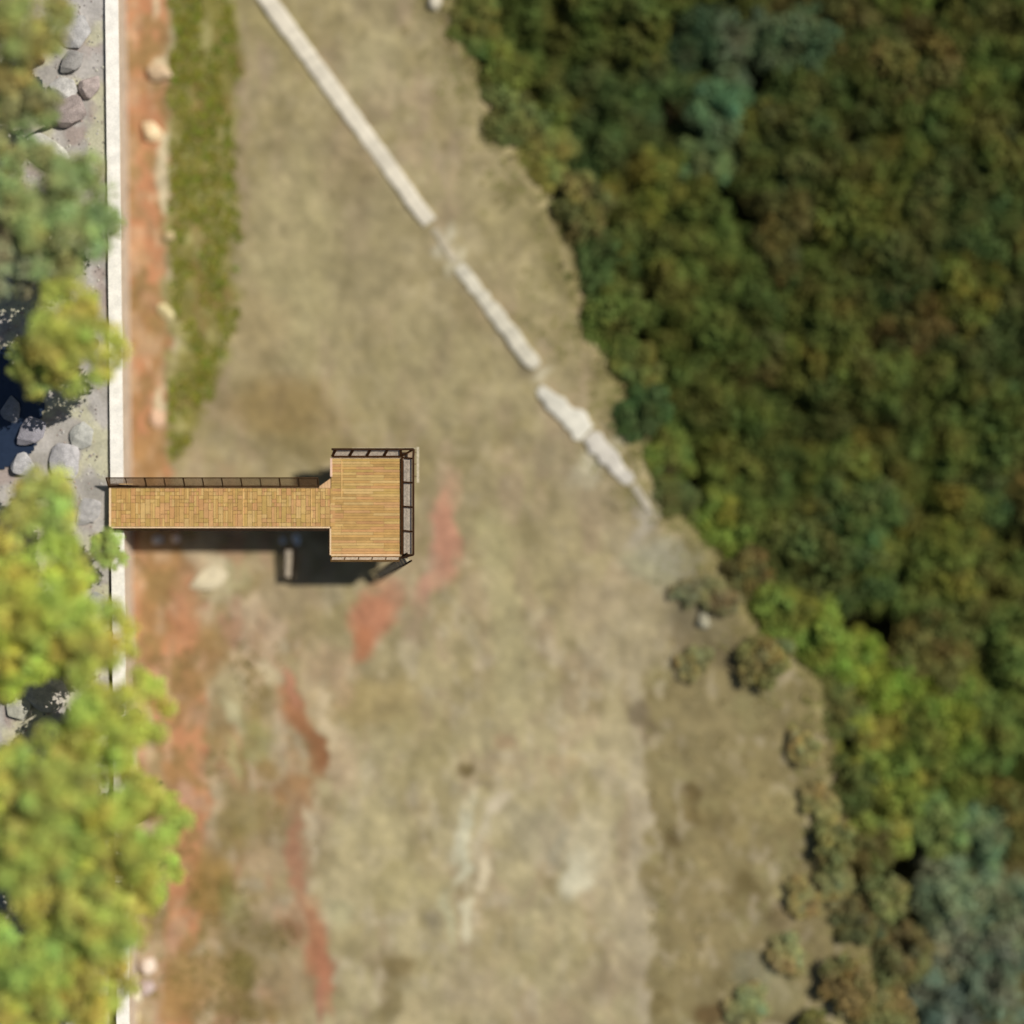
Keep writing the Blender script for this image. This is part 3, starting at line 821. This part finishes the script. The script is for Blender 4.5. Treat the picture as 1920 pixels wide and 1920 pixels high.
# left: bright trees on the terrace
GL = "bright green trees on the grey terrace"
LT = [
    (30, 70, 98, 3.2, (150, 150, 60), "olive yellow tree filling the top left corner", True),
    (60, 210, 54, 2.4, (120, 136, 66), "small dull green tree below the corner tree, by the brown boulder", False),
    (95, 385, 118, 3.2, (138, 160, 78), "mid green tree touching the white wall, upper of the two beside the weeds", True),
    (20, 480, 66, 2.4, (140, 144, 96), "greyish green shrub at the left edge between two larger trees", False),
    (140, 628, 96, 3.0, (164, 168, 64), "yellow green round tree overhanging the white wall above the pond", True),
    (70, 690, 50, 2.2, (140, 150, 66), "small olive shrub at the upper edge of the dark pond", False),
    (75, 955, 70, 2.6, (180, 186, 84), "lime green shrub just left of the walkway's land end", False),
    (205, 1030, 34, 1.6, (158, 172, 80), "small bush squeezed against the wall right below the walkway end", False),
    (75, 1130, 118, 3.2, (176, 182, 60), "lime green tree left of the lower wall, below the walkway", True),
    (170, 1200, 84, 3.0, (170, 176, 66), "lime green tree leaning over the wall where its white top disappears", True),
    (20, 1230, 80, 2.6, (186, 188, 56), "bright yellow green tree at the left edge below the walkway", True),
    (215, 1360, 96, 3.2, (168, 178, 62), "bright lime tree reaching over the red soil, upper of the big group", True),
    (110, 1480, 104, 3.4, (158, 166, 66), "dense lime tree in the middle of the big group, left of the edge tree", True),
    (0, 1450, 66, 3.0, (176, 180, 70), "yellowish tree on the left edge at the height of the pale rock gap", True),
    (228, 1560, 106, 3.4, (164, 172, 62), "widest lime tree of the big group, reaching furthest right", True),
    (70, 1620, 110, 3.2, (150, 158, 62), "olive lime tree at the left edge, middle of the big group", True),
    (180, 1720, 112, 3.2, (160, 170, 66), "lime tree directly above the pale stones at the bottom", True),
    (60, 1800, 100, 3.0, (146, 162, 62), "greener tree near the lower left corner", True),
    (150, 1880, 98, 3.0, (160, 160, 62), "yellow olive tree on the bottom edge left of the cream stone", True),
    (272, 1490, 50, 2.4, (172, 178, 62), "small bright bush on the outer edge of the big group, upper", False),
    (284, 1640, 52, 2.4, (172, 178, 62), "small bright bush on the outer edge of the big group, lower", False),
    (-20, 1930, 90, 3.0, (140, 146, 58), "olive tree cut by the lower left corner", True),
    (-60, 1100, 100, 3.0, (164, 170, 66), "tree cut by the left edge at the height of the platform", True),
    (-70, 330, 90, 3.0, (146, 156, 76), "tree cut by the left edge near the mid green tree", True),
]
for (a_, b_, r_, h_, c_, l_, f_) in LT:
    rtree = tree(a_, b_, r_, h_ * 1.75, tuple((np.array(c_) * .5 + (np.array([158, 168, 78]) if b_ > 540 else np.array([146, 152, 90])) * .5) * np.array([1.22, 1.18, 1.5])), l_, group=GL, z0=TERR, fine=f_, name="tree" if h_ > 2.2 else "shrub")

# right: the wood
G_IN = "dark trees of the wood"
random.seed(77)
placed = []


def right_tree(px, py, r, h, col, label, group=None, name="tree", cat="tree", fine=False):
    placed.append((px, py, r)); g_ = sum(col) / 3
    col = tuple(np.clip((np.array(col) * .74 + g_ * .2 + np.array([88, 96, 44]) * .06) * np.array([1.36, 1.34, 1.26]), 0, 255))
    top = (.45 if name == 'bush' else .3 if group == GE else -.35) + (h - 2) * .05 + random.uniform(-.3, .3)
    k = (HC - top + .6) / HC       # chart position of the tree's foot on the ground
    z0 = float(relief(np.array([960 + (px - 960) * k]), np.array([960 + (py - 960) * k]))[0]) - .03
    return tree(px, py, r * 1.12, max(top - z0, .5 if name == 'bush' else 1.0), col, label, cat, group, z0, name, fine, zlook=top - .6)


GE = "trees and shrubs along the edge of the wood"
ET = [
    (885, 40, 52, 2.3, (92, 96, 44), "olive shrub at the top edge where the wood begins"),
    (925, 120, 58, 2.5, (104, 112, 46), "mid green shrub on the wood's edge beside the top of the bare ground"),
    (955, 220, 56, 2.4, (96, 100, 58), "dull olive shrub on the wood's edge level with the wall's long piece"),
    (1010, 310, 60, 2.6, (118, 114, 56), "yellowish shrub where the wood's edge turns outward"),
    (1090, 390, 56, 2.3, (106, 100, 62), "brownish shrub on the wood's edge level with the end of the long wall piece"),
    (1125, 500, 62, 2.8, (68, 90, 50), "deep green shrub on the wood's edge level with the middle wall piece"),
    (1150, 600, 62, 2.6, (88, 104, 46), "green shrub bulging towards the middle wall piece"),
    (1180, 690, 50, 2.2, (104, 104, 50), "small olive shrub above the darkest green shrub"),
    (1205, 775, 52, 2.6, (48, 78, 46), "darkest blue green shrub beside the crumbling end of the white wall"),
    (1248, 860, 52, 2.5, (104, 118, 48), "light green slender shrub right of the wall's last piece"),
    (1262, 940, 44, 2.2, (80, 84, 50), "small dark shrub at the tip of the white wall"),
    (1345, 985, 62, 2.8, (116, 128, 44), "light green tree above the forked grey ground"),
    (1395, 1080, 46, 2.3, (96, 84, 54), "brownish shrub beside the grey stone"),
    (1450, 1150, 66, 3.0, (112, 126, 48), "bright green tree at the inner corner of the wood's edge"),
    (1530, 1195, 66, 3.0, (124, 140, 50), "lightest green tree above the brown scrub"),
    (1430, 1235, 46, 2.0, (120, 112, 72), "low olive shrub on the upper rim of the brown scrub"),
    (1570, 1330, 50, 2.4, (92, 96, 52), "olive shrub on the right rim of the brown scrub, upper"),
    (1615, 1380, 52, 2.8, (152, 152, 64), "yellow green shrub just right of the brown scrub"),
    (1600, 1475, 54, 2.4, (76, 84, 44), "dark shrub on the right rim of the brown scrub, middle"),
    (1680, 1480, 62, 3.0, (126, 134, 52), "yellowish green tree behind the dark rim shrub"),
    (1560, 1580, 40, 1.8, (122, 112, 74), "low brown green shrub on the right rim of the brown scrub"),
    (1620, 1600, 50, 2.4, (96, 92, 54), "dull shrub on the rim of the scrub below the dark one"),
    (1655, 1680, 44, 2.0, (120, 126, 86), "pale grey green slender shrub low on the scrub's rim"),
    (1610, 1730, 42, 1.8, (92, 82, 60), "brown low bush left of the silvery trees"),
    (1585, 1840, 50, 2.0, (112, 98, 66), "dark brown bush at the bottom of the scrub's right rim"),
    (1690, 1800, 56, 2.2, (104, 96, 68), "brown grey bush between the scrub and the silvery trees"),
    (1660, 1900, 56, 2.2, (116, 106, 72), "brownish bush on the bottom edge beside the scrub"),
    (1520, 1925, 34, 1.4, (104, 102, 58), "low olive bush on the bottom edge inside the scrub"),
]
SB = [
    (1505, 1400, 30, 1.2, (138, 126, 84), "tiny dry bush on the upper right of the brown scrub"),
    (1535, 1500, 34, 1.2, (132, 122, 80), "small dry bush on the right of the scrub, left of the dark rim shrub"),
    (1500, 1680, 32, 1.1, (134, 120, 80), "small dry bush in the scrub above the dark brown patch"),
    (1475, 1790, 34, 1.2, (136, 128, 90), "greyish dry bush near the bottom of the scrub"),
    (1400, 1880, 36, 1.2, (128, 126, 90), "grey green dry bush near the bottom edge of the scrub"),
    (1300, 1240, 30, 1.1, (128, 116, 82), "small twiggy bush at the top of the scrub below the grey stone"),
    (1285, 1110, 26, 1.0, (118, 112, 88), "twiggy grey bush where the white wall's trace meets the wood"),
    (1345, 1120, 34, 1.2, (112, 106, 76), "twiggy grey brown bush right of the grey stone"),
    (1560, 1655, 34, 1.2, (122, 112, 74), "small brown bush left of the pale slender shrub"),
]
for t_ in SB:
    right_tree(t_[0], t_[1], t_[2], t_[3], t_[4], t_[5], group="small dry bushes scattered over the scrub", name="bush", cat="bush")
placed = [p_ for p_ in placed if p_[2] > 40]
for t_ in ET:
    t_ = list(t_); t_[4] = tuple(np.array(t_[4]) * .7 + np.array([92, 98, 50]) * .3)
    right_tree(t_[0], t_[1], t_[2], t_[3], t_[4], t_[5], group=GE, name="shrub" if t_[3] < 2.5 else "tree", cat="shrub" if t_[3] < 2.5 else "tree")
TE = [
    (1290, 60, 72, 3.6, (50, 68, 48), "dark blue green tree on the top edge, left of the silvery one"),
    (1385, 60, 76, 4.0, (84, 98, 76), "silvery blue green tree at the top of the wood"),
    (1500, 75, 70, 3.8, (76, 96, 70), "grey green tree right of the silvery one at the top"),
    (1360, 220, 64, 3.6, (80, 106, 76), "grey green tree below the silvery one in the upper wood"),
    (1320, 300, 54, 3.2, (92, 112, 72), "small pale green tree in the upper wood, lowest of the grey green ones"),
    (1840, 1570, 66, 3.4, (104, 122, 92), "grey green tree above the silvery trees at lower right"),
    (1790, 1680, 78, 3.4, (108, 118, 96), "silvery green tree, upper of the pair at lower right"),
    (1880, 1720, 74, 3.4, (104, 116, 98), "silvery green tree cut by the right edge near the bottom"),
    (1770, 1800, 74, 3.2, (106, 114, 102), "silvery grey tree, leftmost near the bottom right corner"),
    (1870, 1840, 80, 3.2, (98, 110, 96), "bluish green tree filling the bottom right corner"),
    (1780, 1910, 66, 3.0, (98, 110, 106), "bluish tree on the bottom edge left of the corner"),
    (1660, 1560, 60, 2.8, (120, 132, 62), "fresh green tree between the yellow one and the silvery trees"),
    (1760, 1550, 60, 3.0, (110, 124, 72), "green tree above left of the silvery trees"),
    (1600, 1255, 64, 3.2, (118, 136, 48), "light green tree inside the wood above the scrub's corner"),
    (1670, 1290, 64, 3.2, (112, 132, 46), "light green tree beside a dark gap in the lower wood"),
    (1790, 1340, 72, 3.4, (114, 128, 48), "light green tree near the right edge of the lower wood"),
]
for t_ in TE: right_tree(*t_[:6], group="silvery and light green trees of the wood")
cols = [(76, 82, 36), (72, 82, 38), (80, 84, 36), (70, 78, 40), (86, 80, 42), (66, 80, 42), (80, 90, 38), (90, 94, 38), (76, 84, 36)]
yy = -60; row = 0
while yy < 1700:
    xx = np.interp(yy, EDGE_Y, EDGE_X) + 78 + (row % 2) * 50
    while xx < 2010:
        jx = xx + random.uniform(-20, 20); jy = yy + random.uniform(-20, 20)
        if all((jx - a_) ** 2 + (jy - b_) ** 2 > (.52 * (r_ + 70)) ** 2 for a_, b_, r_ in placed):
            c_ = np.array(random.choice(cols)) * random.uniform(.9, 1.08)
            brt = 1 + .22 * sstep(700, 1250, np.array(float(jy)))
            right_tree(jx, jy, random.uniform(72, 100), random.uniform(3.0, 4.8), tuple(c_ * brt),
                       "dark olive tree inside the dense wood, away from its edge", group=G_IN)
        xx += 96
    yy += 80; row += 1


# ------------------------------------------------------------------ weeds, dry scrub (uncountable)
def tufts(name, pts, size, tones, label, mat, per=7, up=.6):
    rs = np.random.RandomState(len(pts)); V = []; Cc = []
    for (x_, y_, z_) in pts:
        s0 = size * rs.uniform(.5, 1.4); tone = np.array(lin(tones[rs.randint(len(tones))])) * rs.uniform(.8, 1.2)
        for k in range(per):
            t = rs.rand() * 6.28; d = np.array([math.cos(t), math.sin(t), 0]); s_ = np.array([-d[1], d[0], 0])
            l = s0 * rs.uniform(.5, 1.2); o_ = np.array([x_, y_, z_ - .02]) + rs.normal(size=3) * np.array([1, 1, 0]) * s0 * .25
            tip = o_ + d * l * .75 + np.array([0, 0, l * up]); mid = o_ + d * l * .45 + np.array([0, 0, l * up * .7])
            V += [o_ , mid - s_ * l * .22, tip, mid + s_ * l * .22]; Cc.append(tone * rs.uniform(.85, 1.15))
    F = np.arange(len(V)).reshape(-1, 4)
    me = bpy.data.meshes.new(name); me.from_pydata([tuple(v) for v in V], [], F.tolist())
    at = me.color_attributes.new("Col", 'FLOAT_COLOR', 'CORNER'); Cc = np.repeat(np.array(Cc), 4, 0)
    at.data.foreach_set("color", np.concatenate([Cc, np.ones((len(Cc), 1))], 1).ravel())
    me.update(); me.materials.append(mat); o = bpy.data.objects.new(name, me); COL.objects.link(o)
    tag(o, label, name.replace("_", " "), kind="stuff"); return o


M_weed = material("weeds", rough=.8, noise=(1.2, .15), noise2=(0, 0), bump=0, translucent=.25, spec=.1)


def scatter(n, x0, x1, y0, y1, prob, seed):
    rs = np.random.RandomState(seed); x_ = rs.uniform(x0, x1, n); y_ = rs.uniform(y0, y1, n)
    k = rs.rand(n) < prob(x_, y_); x_ = x_[k]; y_ = y_[k]; z_ = relief(x_, y_)
    kk = S0 * HC / 80
    return np.stack([(x_ - 960) * kk, (960 - y_) * kk, z_], 1)


def p_verge(x, y):
    vr = np.interp(y, [-900, 560, 680, 780, 870], [452, 440, 420, 380, 325])
    g = (x > 318) & (x < vr + (fbm(x, y, 40, 301) - .5) * 50) & (y < 870)
    return g * sstep(.42, .58, fbm(x * 1.3, y * .8, 44, 303, 2)) * .95


tufts("weeds", scatter(9000, 300, 480, -120, 880, p_verge, 1), .17, [(150, 152, 56), (142, 146, 58), (158, 152, 72), (124, 146, 52), (152, 140, 58), (172, 166, 100)],
      "low green weeds growing in a strip beside the red path", M_weed)


def p_left(x, y): return sstep(.52, .66, fbm(x, y * .8, 60, 311)) * (1 - sstep(500, 600, x)) * sstep(1150, 1250, y) * .5 * (x > 300)


tufts("dry_grass", scatter(9000, 300, 620, 1150, 2000, p_left, 2), .13, [(140, 128, 70), (156, 138, 84), (128, 116, 62)],
      "sparse dry grass on the mottled red soil at lower left", M_weed, per=6)


def p_scrub(x, y):
    ex = np.interp(y, EDGE_Y, EDGE_X)
    return ((x > 1214) & (x < ex + 40) & (y > 1200)) * sstep(.45, .7, fbm(x, y, 46, 321)) * .45


tufts("dry_scrub", scatter(9000, 1180, 1700, 1180, 2000, p_scrub, 3), .12, [(166, 150, 104), (158, 142, 98), (172, 158, 112), (140, 126, 82), (160, 154, 106)],
      "brown dry scrub covering the bank left of the lower wood", M_weed, per=7)


def p_under(x, y):
    ex = np.interp(y, EDGE_Y, EDGE_X); return sstep(-20, 30, x - ex + (fbm(x, y, 50, 331) - .5) * 60) * .85


tufts("undergrowth", scatter(16000, 760, 2000, -60, 1980, p_under, 4), .24, [(116, 116, 60), (124, 112, 70), (98, 106, 54), (130, 124, 74)],
      "olive undergrowth covering the floor and the ragged edge of the wood", M_weed, per=6)


def p_rim(x, y):
    ex = np.interp(y, EDGE_Y, EDGE_X); d_ = x - ex + (fbm(x, y, 50, 341) - .5) * 130
    return sstep(-120, 0, d_) * (1 - sstep(40, 70, x - ex)) * .8


tufts("rim_scrub", scatter(26000, 740, 1760, -60, 1980, p_rim, 6), .17,
      [(150, 142, 88), (136, 134, 76), (160, 148, 100), (126, 128, 66), (142, 130, 84)],
      "tan green scrub fringing the edge of the wood", M_weed, per=7, up=.3)
